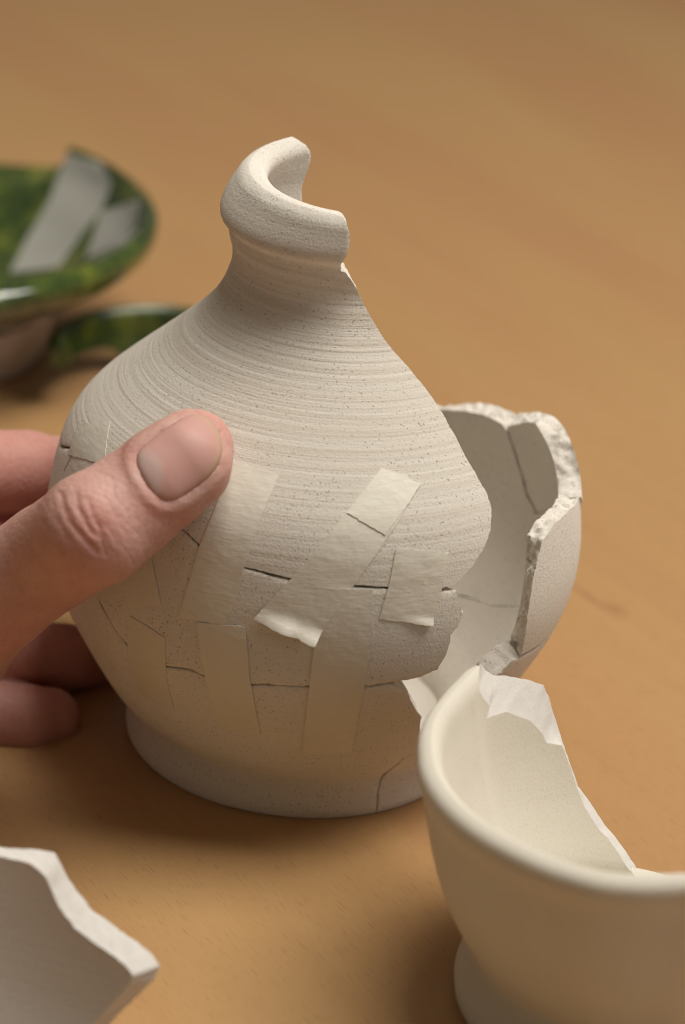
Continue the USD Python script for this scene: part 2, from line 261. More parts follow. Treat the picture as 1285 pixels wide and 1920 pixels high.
def fill(P, h):
    """Triangulates the inside of outline P: its points first, then a hexagonal grid."""
    pg = Polygon(P).buffer(0)
    x0, y0, x1, y1 = pg.bounds
    gy = np.arange(y0, y1, h * 0.866); g = np.array([(x + (k % 2) * h / 2, y) for k, y in enumerate(gy) for x in np.arange(x0, x1, h)])
    inside = shapely.contains_xy(pg.buffer(-0.55 * h), g[:, 0], g[:, 1])
    V = np.vstack([P, g[inside]])
    F = Delaunay(V).simplices; c = V[F].mean(1)
    F = F[shapely.contains_xy(pg, c[:, 0], c[:, 1])]
    a = V[F]; area = (a[:, 1, 0] - a[:, 0, 0]) * (a[:, 2, 1] - a[:, 0, 1]) - (a[:, 2, 0] - a[:, 0, 0]) * (a[:, 1, 1] - a[:, 0, 1])
    F = F[np.abs(area) > 1e-7]; area = area[np.abs(area) > 1e-7]
    F[area < 0] = F[area < 0][:, ::-1]
    return V, F
def shard(rev, outer, inner=None, h=1.3, step=0.6, rough=0.22, chip=0.35, gap=0.0, seed=1, hold=None, layers=6, face=0.35, split=False):
    """A closed piece of the wall bounded by the outline(s)."""
    A = np.asarray(outer, float); B = A if inner is None else np.asarray(inner, float)
    A, B = densify(A, B, step)
    if Polygon(A).exterior.is_ccw is False: A, B = A[::-1], B[::-1]
    dA, n = rag(A, rough, seed, hold=hold); A, B = dA, B + (dA - A)
    s = np.r_[0, np.cumsum(np.linalg.norm(np.diff(A, axis=0), axis=1))]
    if gap: g = (gap * (1 + 0.9 * np.clip(noise1(s, seed + 21, 0.12) * 2, -0.8, 1.6)))[:, None] if gap > 0 else gap; A, B = A - n * g, B - n * g
    held = np.zeros(len(A), bool) if hold is None else hold(A)
    ch = np.where(held, 0.0, chip * np.clip(noise1(s, seed + 3, 0.35) * 2.2, 0.12, 1.6))
    Ac = A - n * ch[:, None]
    Vo, Fo = fill(Ac, h); Vi, Fi = fill(B, h)
    nb = len(A)
    parts = [rev.point(Vo[:, 0], Vo[:, 1], 0.0), rev.point(Vi[:, 0], Vi[:, 1], 1.0)]
    rows = [np.arange(nb)]; base = len(Vo) + len(Vi)
    ws = np.linspace(0.07, 0.93, layers)
    for w in ws:
        C = A * (1 - w) + B * w
        P = rev.point(C[:, 0], C[:, 1], w)
        d = np.where(held, 0, face * noise3(P, 0.55, seed + 5) * 1.6 * min(1, 4 * w * (1 - w) + 0.2))
        C = C + n * d[:, None]
        parts.append(rev.point(C[:, 0], C[:, 1], w)); rows.append(base + np.arange(nb)); base += nb
    rows.append(len(Vo) + np.arange(nb))
    F = [Fo, Fi[:, ::-1] + len(Vo)]; skins = len(Fo) + len(Fi)
    for a, b in zip(rows[:-1], rows[1:]):
        a2, b2 = np.roll(a, -1), np.roll(b, -1)
        F += [np.stack([a, b, b2], 1), np.stack([a, b2, a2], 1)]
    m = trimesh.Trimesh(np.vstack(parts), np.vstack(F), process=False)
    if m.volume < 0: m.invert()
    if split:
        out = [trimesh.Trimesh(m.vertices, f, process=False) for f in (m.faces[:skins], m.faces[skins:])]
        for x in out: x.remove_unreferenced_vertices()
        return out
    return m
def revolve_solid(axis, prof, n=180):
    m = trimesh.creation.revolve(np.array(prof, float), sections=n); m.apply_translation([axis[0], axis[1], 0])
    if m.volume < 0: m.invert()
    return m

# ------------------------------------------------------------------ the jug
zk = np.array([.04, .12, .22, .32, .42, .52, .62, .70, .77, .83, .90, 1.0]) * 118.05
rk = np.array([33.57, 40.93, 47.886, 53.387, 55.495, 54.171, 49.705, 40.283, 31.027, 24.263, 20.993, 22.70])
BODY = CubicSpline(zk, rk)
o = [(36.0, 0), (36.7, 0.8), (36.9, 2.5), (36.7, 4.4), (36.3, 6.0), (36.3, 7.4), (37.0, 9.4), (38.8, 11.8)]
SH = lambda z: np.stack([np.interp(z, [80, 100, 113, 116, 120, 123, 125], [0, -.6, -1.2, -0.6, 1.8, 3.4, 4.0]), np.interp(z, [80, 112, 116, 122], [0, -.4, 0, 1.5])], -1)
o += [(float(BODY(z)) + SH(z)[0], z) for z in np.arange(14.2, 105, 1.0)]
o += [(19.8, 106.5), (19.7, 109), (19.9, 110.4), (20.3, 111.6), (20.6, 113.0), (20.7, 114.2), (22.0, 115.3), (23.8, 116.9), (24.7, 119.0), (24.9, 121.6), (24.7, 123.7), (24.0, 125.0), (22.6, 125.6)]
jo = dense(o, 900, 5)
tt = np.gradient(jo, axis=0); tt /= np.linalg.norm(tt, axis=1, keepdims=True)
th = np.interp(jo[:, 1], [0, 8, 20, 60, 95, 110], [5.2, 5.6, 5.0, 4.8, 4.2, 3.8])
ji = jo - np.stack([tt[:, 1], -tt[:, 0]], 1) * th[:, None]
k0 = np.argmin(np.abs(jo[:, 1] - 109.0))
ji[k0:] = dense([tuple(ji[k0]), (16.6, 113), (17.4, 117), (17.9, 121.4), (18.5, 123.9), (20.0, 125.2), (22.6, 125.6)], len(jo) - k0)
ji[:, 1] = np.maximum(ji[:, 1], 0.0); ji[:60, 1] = np.maximum.accumulate(ji[:60, 1]); ji = gaussian_filter1d(ji, 4, axis=0, mode='nearest')
ji[-1] = jo[-1]
jug_rev = Rev((0, 0), jo, ji, 45.0, shift=SH, lean=lambda z: np.interp(z, [98, 113, 120], [0, 0.05, 0.065]))
H = jug_rev.hits
TOP = jug_rev.s[-1]
jug = thing('broken_jug', 'narrow necked unglazed white clay jug pieced together with masking tape, one side missing', 'jug')
# crack between the top shard and the middle one (pixels, left to right)
crack1 = [(131, 862), (120, 884), (118, 908), (150, 940), (230, 965), (300, 962), (350, 999), (376, 1025), (400, 1045), (455, 1063), (500, 1074), (545, 1085), (600, 1092), (665, 1098), (730, 1102), (790, 1104), (825, 1105)]
right_A = [(855, 1096), (888, 1062), (905, 1037), (917, 1010), (925, 962), (915, 924), (897, 894), (880, 866), (858, 822), (835, 780), (812, 745), (790, 715), (762, 682), (735, 652), (710, 615), (692, 580), (675, 545), (662, 517), (651, 500)]
back = jug_rev.deg((-147, 120), (-157, 112), (-160, 100), (-160, 84), (-150, 72), (-135, 66), (-115, 64), (-100, 66))
A = np.vstack([H([(112, 835), (142, 840)]), H(crack1), H(right_A)])
rad = lambda d: math.radians(d) * 45
A = np.vstack([A, [(rad(6.5), TOP - 14), (rad(5), TOP - 12), (rad(3), TOP - 8), (rad(0), TOP - 5), (rad(-4), TOP - 2.5), (rad(-8), TOP - .6), (rad(-12), TOP)], [(rad(-138), TOP), (rad(-139), TOP - 2)], back])
Ain = A.copy(); n0 = len(A) - len(back) - 2
for k, dg in ((2, -3), (3, -7), (4, -9), (5, -8), (6, -5)): Ain[n0 - 7 + k, 0] += rad(dg)
hold_top = lambda P: P[:, 1] > TOP - 0.3
put('shard', shard(jug_rev, A, Ain, gap=0.12, seed=11, hold=hold_top, h=1.1), 'jug_clay', jug, label='large upper shard with neck and half of the rolled rim')
# middle shard
crack2 = [(745, 1282), (700, 1287), (640, 1289), (580, 1290), (525, 1286), (470, 1285), (425, 1280), (385, 1270), (360, 1259), (312, 1250), (275, 1238), (240, 1213), (215, 1180), (195, 1148), (182, 1115), (160, 1060), (148, 1000), (140, 942)]
right_B = [(858, 1104), (868, 1124), (873, 1150), (862, 1173), (850, 1192), (840, 1225), (824, 1258), (790, 1272)]
B = np.vstack([H(crack1[4:]), H(right_B), H(crack2)])
B = np.vstack([H(crack1[3:]), H(right_B), H(crack2[:-1])])
put('shard', shard(jug_rev, B, gap=0.26, seed=23, h=1.1, chip=0.55), 'jug_clay', jug, label='middle band shard between the two long cracks')
# right wall: two pieces, seen from inside through the hole
front_F = [(1071, 831), (1083, 864), (1089, 896), (1086, 932), (1065, 959), (1041, 982)]
front_E = [(1017, 1014), (1009, 1045), (1001, 1083), (994, 1125), (989, 1160), (985, 1193), (976, 1229)]
seam = H([(946, 800), (955, 822), (970, 872), (985, 926), (1003, 965)], far=True, inner=True)
topE = H([(830, 764), (860, 759), (900, 756), (935, 762), (962, 773)], far=True)
topF = H([(972, 774), (1006, 772), (1032, 780), (1053, 801)], far=True)
lowC = H([(1049, 1170), (1010, 1212), (976, 1232)])
un = lambda P, lo: np.stack([unwrap(P[:, 0], 45.0, lo), P[:, 1]], 1)
seam, topE, topF = un(seam, 0), un(topE, 0), un(topF, 0)
FI = lambda P: un(H(P, far=True, inner=True), 0)
F_ = np.vstack([topF, un(H(front_F[:4]), 0), seam[::-1]])
Fi = np.vstack([FI([(958, 796), (985, 791), (1002, 794)]), topF[3:], un(H(front_F[:4]), 0), seam[::-1]])
wedge = shard(jug_rev, F_, Fi, gap=0.0, seed=31, chip=0.0, rough=0.4, face=0.9, layers=10); wedge.apply_translation([0.5, 0.1, 0])
put('shard', wedge, 'jug_clay_smooth', jug, label='small wedge shard at the right edge of the hole')
E_low = un(H([(976, 1229), (1010, 1210), (1049, 1168)]), 0)
E_back = jug_rev.deg((112, 24), (150, 18), (180, 20), (205, 38), (222, 58), (222, 66), (210, 72), (200, 84), (200, 88))
fE = un(H(front_F[3:] + front_E), 0)
E_ = np.vstack([E_low, E_back, topE[0:1] + [[14, 3]], topE, seam, fE])
tE = FI([(824, 768), (860, 770), (892, 774), (918, 781), (941, 794)])
Ei = np.vstack([E_low + [[2.5, 0], [0, 0], [0, 0]], E_back, tE[0:1] + [[14, 3]], tE, seam, fE + np.outer([0, 0, 0.5, 2.0, 3.2, 3.9, 4.1, 4.0, 3.6, 2.8], [1, 0])])
put('shard', shard(jug_rev, E_, Ei, gap=-0.03, seed=37, chip=0.0, rough=0.45, face=0.9, layers=10), 'jug_clay_smooth', jug, label='tall right wall shard seen from inside')
# lower shard with the foot ring
crackC = H([(800, 1388), (785, 1408), (755, 1423), (730, 1446), (715, 1463), (710, 1481), (708, 1501), (707, 1516)])
topC = [(790, 1352), (794, 1347), (783, 1333), (772, 1310), (760, 1292), (748, 1286)]
Cl = un(H(topC), -180); Cc = H(crack2)
right_C = un(H([(976, 1233), (964, 1236), (937, 1262), (925, 1274), (897, 1320), (862, 1370), (835, 1392)]), 0)
xc = crackC[-1, 0]; full = 2 * math.pi * 45
hidden_left = np.vstack([H(crack1[1:3][::-1]), H([(131, 862), (142, 840), (112, 835)]), jug_rev.deg((-100, 66), (-115, 64), (-135, 66), (-138, 58), (-155, 38), (-180, 20), (-210, 18), (-248, 24))])
lc = un(lowC, 0)
cc2 = crackC + [[full, 0]] - [[2 * full, 0]]
Cpoly = np.vstack([crackC[1:], [(xc, 0)], [(xc - full, 0)], (crackC - [[full, 0]])[::-1], (right_C - [[full, 0]])[::-1], (lc - [[full, 0]])[::-1][1:], hidden_left[::-1], [Cc[-1]], Cc[::-1][1:], Cl[::-1]])
put('shard', shard(jug_rev, Cpoly, gap=0.2, seed=41, chip=1.0, hold=lambda P: P[:, 1] < 0.3), 'jug_clay_smooth', jug, label='lower shard with flared foot ring')
put('base', revolve_solid((0, 0), [(0.01, 2.0), (30.6, 2.0), (31.0, 2.6), (31.6, 6.5), (0.01, 6.5)]), 'jug_clay_smooth', jug)

# strips of masking tape, each edge given top to bottom (left edge, right edge)
def tape(rev, left, right, lift=0.2, curl=None, seed=1, mat='masking_tape', nu=16, nv=44, parent=jug, far=False, inner=False, label=None, ragged=0.35, thick=0.18):
    def edge(e):
        e = np.array(e, float); s = np.r_[0, np.cumsum(np.linalg.norm(np.diff(e, axis=0), axis=1))]; s /= s[-1]
        return np.stack([np.interp(np.linspace(0, 1, nv), s, e[:, k]) for k in (0, 1)], 1)
    L, R = edge(left), edge(right)
    u = np.linspace(0, 1, nu); px = L[:, None] * (1 - u)[None, :, None] + R[:, None] * u[None, :, None]
    XY = rev.hits(px.reshape(-1, 2), far=far, inner=inner).reshape(nv, nu, 2)
    a = unwrap(XY[..., 0], rev.R0, 0) if far else XY[..., 0]
    XY = np.stack([a, XY[..., 1]], -1)
    vdir = np.gradient(XY, axis=0); vdir /= np.maximum(np.linalg.norm(vdir, axis=-1, keepdims=True), 1e-9)
    XY[0] += vdir[0] * (ragged * noise1(u * 12, seed, 1.0))[:, None]; XY[-1] += vdir[-1] * (ragged * noise1(u * 12, seed + 1, 1.0))[:, None]
    X, Y = XY[..., 0], XY[..., 1]
    g = np.stack([X, Y, 0 * X + seed], -1)
    off = lift + 0.12 * np.clip(noise3(g, 0.35, seed), 0, 1) + 0.05 * noise3(g * [1, 3, 1], 0.8, seed + 2)
    if curl is not None: off = off + curl(u[None, :], np.linspace(0, 1, nv)[:, None])
    if inner: P = lambda o: rev.point(X, Y, 1.0, -o)
    else: P = lambda o: rev.point(X, Y, 0.0, o)
    top, bot = P(off).reshape(-1, 3), P(np.maximum(off - thick, 0.02)).reshape(-1, 3)
    idx = np.arange(nu * nv).reshape(nv, nu); q = np.stack([idx[:-1, :-1], idx[:-1, 1:], idx[1:, 1:], idx[1:, :-1]], -1).reshape(-1, 4)
    rim = np.r_[idx[0], idx[1:, -1], idx[-1, -2::-1], idx[-2:0:-1, 0]]; r2 = np.roll(rim, -1); N = nu * nv
    Q = np.vstack([q, q[:, ::-1] + N, np.stack([rim, rim + N, r2 + N, r2], 1)])
    m = trimesh.Trimesh(np.vstack([top, bot]), np.vstack([Q[:, [0, 1, 2]], Q[:, [0, 2, 3]]]), process=False)
    m.fix_normals()
    return put('tape_strip', m, mat, parent, smooth=40, label=label)
tape(jug_rev, [(437, 868), (405, 950), (375, 1023), (352, 1100), (335, 1158)], [(524, 890), (487, 976), (458, 1065), (440, 1125), (424, 1172)], seed=1, lift=0.2, label='long slanting tape strip beside the thumb')
smooth01 = lambda x: np.clip(x, 0, 1) ** 2 * (3 - 2 * np.clip(x, 0, 1))
tape(jug_rev, [(716, 878), (645, 967), (561, 1069), (477, 1158)], [(788, 908), (748, 975), (706, 1037), (662, 1100), (590, 1203)], seed=2, lift=0.2, nv=60, label='slanting tape strip with curled lower end',
     curl=lambda u, v: 2.2 * smooth01((v - 0.905) / 0.095) ** 1.5 * (0.3 + 0.7 * smooth01(u / 0.6)) * (1 - 0.3 * np.exp(-((u - 0.72) / 0.1) ** 2)) + 0.25 * smooth01((v - 0.6) / 0.3))
tape(jug_rev, [(716, 878), (690, 912), (650, 962)], [(788, 908), (765, 945), (722, 1003)], seed=12, lift=0.4, nv=24, label='short tape strip stuck over the slanting strip')
tape(jug_rev, [(743, 1027), (730, 1095), (711, 1160)], [(841, 1037), (828, 1105), (809, 1172)], seed=3, lift=0.2, label='small square of tape over the upper crack',
     curl=lambda u, v: 0.7 * smooth01((v - 0.88) / 0.12) * smooth01((u - 0.3) / 0.7))
tape(jug_rev, [(599, 1102), (594, 1170), (580, 1289), (566, 1413)], [(699, 1104), (695, 1190), (683, 1284), (659, 1410)], seed=4, lift=0.34, nv=60, label='long upright tape strip across both cracks')
tape(jug_rev, [(370, 1167), (377, 1220), (386, 1268), (400, 1325), (412, 1363)], [(459, 1174), (464, 1206), (468, 1265), (480, 1330), (489, 1376)], seed=5, lift=0.3, label='short tape strip across the lower crack')
tape(jug_rev, [(244, 1154), (240, 1205), (247, 1265), (261, 1304)], [(310, 1195), (312, 1253), (316, 1290), (328, 1330)], seed=6, lift=0.2, label='tape strip low on the left side')
tape(jug_rev, [(160, 1075), (170, 1100), (190, 1129)], [(215, 1050), (228, 1085), (237, 1115)], seed=7, lift=0.12, nv=20)
tape(jug_rev, [(215, 1050), (230, 1095), (244, 1140)], [(280, 1015), (290, 1075), (303, 1133)], seed=8, lift=0.3, nv=24)
tape(jug_rev, [(148, 795), (138, 825), (128, 852)], [(207, 790), (200, 830), (196, 872)], seed=9, lift=0.12, nv=20, label='faint tape strip above the thumb')

# ------------------------------------------------------------------ broken bowl, front right
AX2 = np.array([63.5, -89.5])
_a = np.radians([-180, -150, -133, -124, -110, -85, -74, -58, -46, -36, -24, -15, -6, 6, 20, 60, 120, 180])
_r = np.array([40.5, 41.0, 40.6, 39.2, 38.2, 38.6, 39.4, 40.5, 41.2, 41.6, 42.2, 42.4, 41.4, 39.6, 39.0, 39.5, 40.3, 40.5]) / 40.4
rm2 = lambda a: PchipInterpolator(_a, _r)((np.asarray(a) + np.pi) % (2 * np.pi) - np.pi)
bo = dense([(30.0, 0), (30.8, 0.8), (31.2, 3), (30.4, 6), (28.6, 8.4), (28.0, 10), (28.9, 12), (31.4, 16), (35.2, 23), (38.2, 31), (40.3, 39), (41.6, 44.5), (42.7, 47.5), (42.9, 49.4), (42.2, 50.8), (41.0, 51.4), (40.4, 51.5)], 500, 5)
tb = np.gradient(bo, axis=0); tb /= np.linalg.norm(tb, axis=1, keepdims=True)
bi = bo - np.stack([tb[:, 1], -tb[:, 0]], 1) * np.interp(bo[:, 1], [0, 10, 25, 45], [5, 5, 4.8, 4.2])[:, None]
k0 = np.argmin(np.abs(bo[:, 1] - 43.5))
bi[k0:] = dense([tuple(bi[k0]), (37.7, 47), (38.2, 49.3), (39.2, 50.9), (40.4, 51.5)], len(bo) - k0)
bi[:, 1] = np.maximum(bi[:, 1], 0); bi = gaussian_filter1d(bi, 4, axis=0, mode='nearest'); bi[-1] = bo[-1]
bowl_rev = Rev(AX2, bo, bi, 38.0, rm2)
bowl = thing('broken_bowl', 'cream slipped footed bowl with half its wall broken away, in front of the jug', 'bowl', (AX2[0], AX2[1], 0))
b_out = [(902, 1240), (912, 1256), (927, 1267), (953, 1267), (992, 1275), (1020, 1284), (1031, 1310), (1041, 1345), (1055, 1389), (1072, 1436), (1085, 1475), (1106, 1503), (1134, 1546), (1193, 1624), (1240, 1690)]
b_in = [(890, 1262), (900, 1297), (919, 1325), (912, 1349), (950, 1335), (996, 1353), (1018, 1377), (1026, 1394), (1054, 1398), (1070, 1438), (1082, 1476), (1095, 1511), (1122, 1554), (1173, 1624), (1225, 1690)]
ub = lambda P: np.stack([unwrap(P[:, 0], 38.0, -330), P[:, 1]], 1)
bO, bI = ub(bowl_rev.hits(b_out, far=True)), ub(bowl_rev.hits(b_in, far=True, inner=True))
BT = bowl_rev.s[-1]; r_ = lambda d: math.radians(d) * 38.0
xl = bO[0, 0]
O_ = np.vstack([[(xl + 2.5, BT)], [(xl + .6, BT - 3)], bO, [(bO[-1, 0] - 3, 3)], [(r_(-262), 4), (r_(-285), 0), (r_(34), 0), (r_(32), 20), (r_(27), 38), (r_(23), BT)]])
I_ = np.vstack([[(xl + 2.5, BT)], [(bI[0, 0] + 1.0, BT - 3)], bI, [(bI[-1, 0] - 3, 9)], [(r_(-262), 9), (r_(-285), 0), (r_(34), 0), (r_(32), 20), (r_(27), 38), (r_(23), BT)]])
skin_, broken_ = shard(bowl_rev, O_, I_, split=True, seed=51, h=1.2, chip=0.25, rough=0.16, face=0.22, hold=lambda P: (P[:, 1] > BT - 0.3) | (P[:, 1] < 0.3), layers=9)
wall = put('bowl_wall', skin_, 'bowl_clay', bowl)
put('broken_edge', broken_, 'shard_clay', bowl, smooth=70, label='bare white broken edge of the bowl')
put('bowl_floor', revolve_solid(AX2, [(0.01, 3), (24.6, 3), (25.2, 4), (26.5, 12.0), (18, 10.2), (0.01, 9.6)]), 'bowl_clay', bowl)

# ------------------------------------------------------------------ loose shard, front left
AX3 = np.array([-50.0, -155.0])
so = dense([(40, 0), (43.5, 10), (46, 22), (47.6, 36), (48.2, 52)], 300)
ts = np.gradient(so, axis=0); ts /= np.linalg.norm(ts, axis=1, keepdims=True)
si = so - np.stack([ts[:, 1], -ts[:, 0]], 1) * 6.5; si[:, 1] = np.maximum(si[:, 1], 0)
loose_rev = Rev(AX3, so, si, 42.0)
loose = thing('curved_shard', 'loose pale curved shard with rough broken edge, cut off at the lower left', 'pottery shard', (AX3[0], AX3[1], 0))
l_in = [(-70, 1600), (-30, 1602), (0, 1606), (58, 1620), (86, 1645), (110, 1700), (140, 1742), (182, 1772), (236, 1812), (249, 1829), (241, 1848), (200, 1893), (160, 1935)]
ul = lambda P: np.stack([unwrap(P[:, 0], 42.0, 0), P[:, 1]], 1)
lI = ul(loose_rev.hits(l_in, far=True, inner=True))
lI = np.vstack([lI, [(lI[-1, 0] + 4, 0.0), (lI[0, 0] + 6, 0.0), (lI[0, 0] + 8, 20.0)]])
lO = lI + np.outer(np.r_[[-2.0, -1.8, -1.4, -0.3, 1.6, 2.2, 1.2, 1.0, 0.6, 0.3], np.zeros(len(lI) - 10)], [0.5, 1.0])
put('shard_body', shard(loose_rev, lO, lI, seed=61, h=1.3, chip=0.7, rough=0.22, face=0.3, layers=8), 'shard_clay', loose, smooth=65)

# ------------------------------------------------------------------ green glazed dish and its second piece, behind
AX4 = np.array([-136.0, 211.0])
go = dense([(50, 1), (52, 2), (53.5, 6), (53.8, 12), (57, 17), (66, 22), (73, 26.5), (78, 29.6), (81.4, 32.0), (83.2, 34.8), (83.2, 37.4), (81.8, 39.8), (79.6, 40.5)], 300, 3)
gi = dense([(2, 7.6), (14, 7.9), (24, 8.6), (33, 9.9), (42, 12.3), (51, 16.2), (60, 21.6), (67, 27.4), (73, 32.8), (75.4, 35.6), (76.5, 37.6), (77.3, 39.2), (78.3, 40.2), (79.6, 40.5)], 300, 3); gi[-1] = go[-1]
dish_rev = Rev(AX4, go, gi, 70.0)
dish = thing('glazed_dish', 'shiny green glazed broken dish with grey tape strips inside, at the upper left', 'dish', (AX4[0], AX4[1], 0))
GT = dish_rev.s[-1]; g_ = lambda d: math.radians(d) * 70.0
ug = lambda P: np.stack([unwrap(P[:, 0], 70.0, -60), P[:, 1]], 1)
brk = ug(dish_rev.hits([(122, 300), (106, 318), (88, 334), (60, 346), (30, 352), (0, 357), (-60, 362), (-140, 360)], far=True, inner=True))
crest_end = ug(dish_rev.hits([(148, 294)], far=True))[0, 0]
G1 = np.vstack([[(g_(-60), 1.0), (g_(-62), GT)], [(g_(d), GT) for d in np.linspace(-50, math.degrees(crest_end / 70), 20)], brk, [(g_(235), 1.0)]])
put('glazed_bowl', shard(dish_rev, G1, seed=71, h=2.4, step=1.5, chip=0.15, rough=0.3, hold=lambda P: (P[:, 1] > GT - 0.4) | (P[:, 1] < 1.5)), 'green_glaze', dish)
put('raw_foot', revolve_solid(AX4, [(47, 0), (53, 0), (54, 1), (54.3, 6), (54.3, 12), (55.3, 14.6), (50, 13), (47, 9)]), 'raw_pink_clay', dish)
grey = dict(mat='grey_tape', far=True, inner=True, parent=dish, nv=24, ragged=0.2)
tape(dish_rev, [(126, 287), (93, 375), (50, 449), (19, 512)], [(190, 304), (210, 345), (187, 396), (149, 443), (108, 502)], seed=81, label='broad grey tape strip across the green glaze', **grey)
tape(dish_rev, [(190, 397), (176, 440), (161, 486)], [(262, 374), (257, 416), (226, 456)], seed=82, label='short grey tape strip near the dish rim', **grey)
AX5 = np.array([-47.0, 176.0])
ao = dense([(27, 0), (28.8, 5), (30.2, 11), (31, 15), (30.6, 17), (29.4, 18), (28, 18.2)], 200, 2)
ai = dense([(22, 0), (23.8, 5), (25.2, 11), (25.7, 14.5), (26.1, 16.6), (26.8, 17.8), (28, 18.2)], 200, 2); ai[-1] = ao[-1]
arch_rev = Rev(AX5, ao, ai, 25.0)
arch = thing('glazed_shard', 'dark green arched shard standing between the green dish and the jug', 'pottery shard', (AX5[0], AX5[1], 0))
AT = arch_rev.s[-1]; h_ = lambda d: math.radians(d) * 25.0
A5 = np.array([(h_(-68), AT)] + [(h_(-68 - d), AT) for d in range(8, 220, 8)] + [(h_(-290), AT), (h_(-285), 10), (h_(-265), 0), (h_(-158), 0), (h_(-154), 3), (h_(-148), 6), (h_(-138), 8.5), (h_(-120), 9.5), (h_(-100), 10), (h_(-85), 11), (h_(-69), 12.5)])
put('glazed_wall', shard(arch_rev, A5, seed=75, h=1.8, step=1.0, chip=0.2, rough=0.3, hold=lambda P: P[:, 1] > AT - 0.4), 'dark_green_glaze', arch)

# ------------------------------------------------------------------ the hand
def cone_sdf(p, a, b, ra, rb):
    ab = b - a; t = np.clip(((p - a) @ ab) / (ab @ ab), 0, 1)
    d = p - a - t[..., None] * ab
    return np.sqrt((d * d).sum(-1)) - (ra + (rb - ra) * t)
def smin(a, b, k):
    h = np.clip(0.5 + 0.5 * (b - a) / k, 0, 1); return b + (a - b) * h - k * h * (1 - h)
def surf(x, y, lift):                                # a point "lift" above the jug's wall where the photo shows pixel (x, y)
    X, Y = jug_rev.hits([(x, y)])[0]; P, Q = jug_rev.point(X, Y, 0.0, 0.0), jug_rev.point(X, Y, 0.0, 1.0)
    d = (P - CAM) / np.linalg.norm(P - CAM); return P - d * lift / max(0.45, -(d @ (Q - P)))
thumb = [(surf(362, 842, 6.9), 7.6), (surf(345, 868, 8.4), 8.9), (surf(300, 902, 9.6), 9.3), (surf(245, 945, 11.2), 9.7), (surf(178, 992, 14.5), 10.6), (at(95, 1045, 528), 10.2), (at(-10, 1118, 536), 10.9), (at(-120, 1200, 552), 14.0)]
index = [(at(165, 905, 618), 7.6), (at(110, 893, 607), 8.4), (at(50, 887, 598), 9.0), (at(-60, 885, 590), 9.6), (at(-190, 925, 588), 11.5)]
middle = [(at(160, 1050, 618), 7.6), (at(60, 1050, 602), 8.6), (at(-60, 1035, 594), 9.4), (at(-195, 1050, 592), 11.5)]
ring = [(at(185, 1240, 612), 6.2), (at(120, 1232, 603), 7.0), (at(20, 1222, 594), 7.6), (at(-80, 1190, 590), 8.6), (at(-195, 1165, 592), 11)]
little = [(at(92, 1346, 590), 6.6), (at(45, 1352, 587), 7.6), (at(-20, 1345, 586), 7.6), (at(-100, 1310, 588), 8.2), (at(-190, 1262, 592), 10.5)]
palm = [(index[-1][0], middle[-1][0], 11, 11), (middle[-1][0], ring[-1][0], 11, 11), (ring[-1][0], little[-1][0], 11, 10.5), (index[-1][0], at(-470, 1130, 604), 11.5, 17), (ring[-1][0], at(-480, 1210, 606), 11, 17), (little[-1][0], at(-480, 1260, 606), 10.5, 16),
        (middle[-1][0], at(-470, 1170, 604), 11.5, 17), (thumb[-1][0], at(-460, 1240, 596), 14, 16), (at(-470, 1190, 604), at(-900, 1290, 625), 21, 25)]
def hand_sdf(p):
    out = None
    for a, b, ra, rb in palm:
        d = cone_sdf(p, a, b, ra, rb); out = d if out is None else smin(out, d, 6.0)
    for chain, kk in ((thumb, 5.0), (index, 2.0), (middle, 2.0), (ring, 2.0), (little, 2.0)):
        c = None
        for (a, ra), (b, rb) in zip(chain[:-1], chain[1:]):
            d = cone_sdf(p, a, b, ra, rb); c = d if c is None else smin(c, d, 1.5)
        near = np.linalg.norm(p - chain[-1][0], axis=-1)
        out = np.minimum(smin(out, c, kk), np.inf) if chain is thumb else smin(out, c, 0.7 + 3.0 * np.clip(1 - near / 28, 0, 1))
    return out
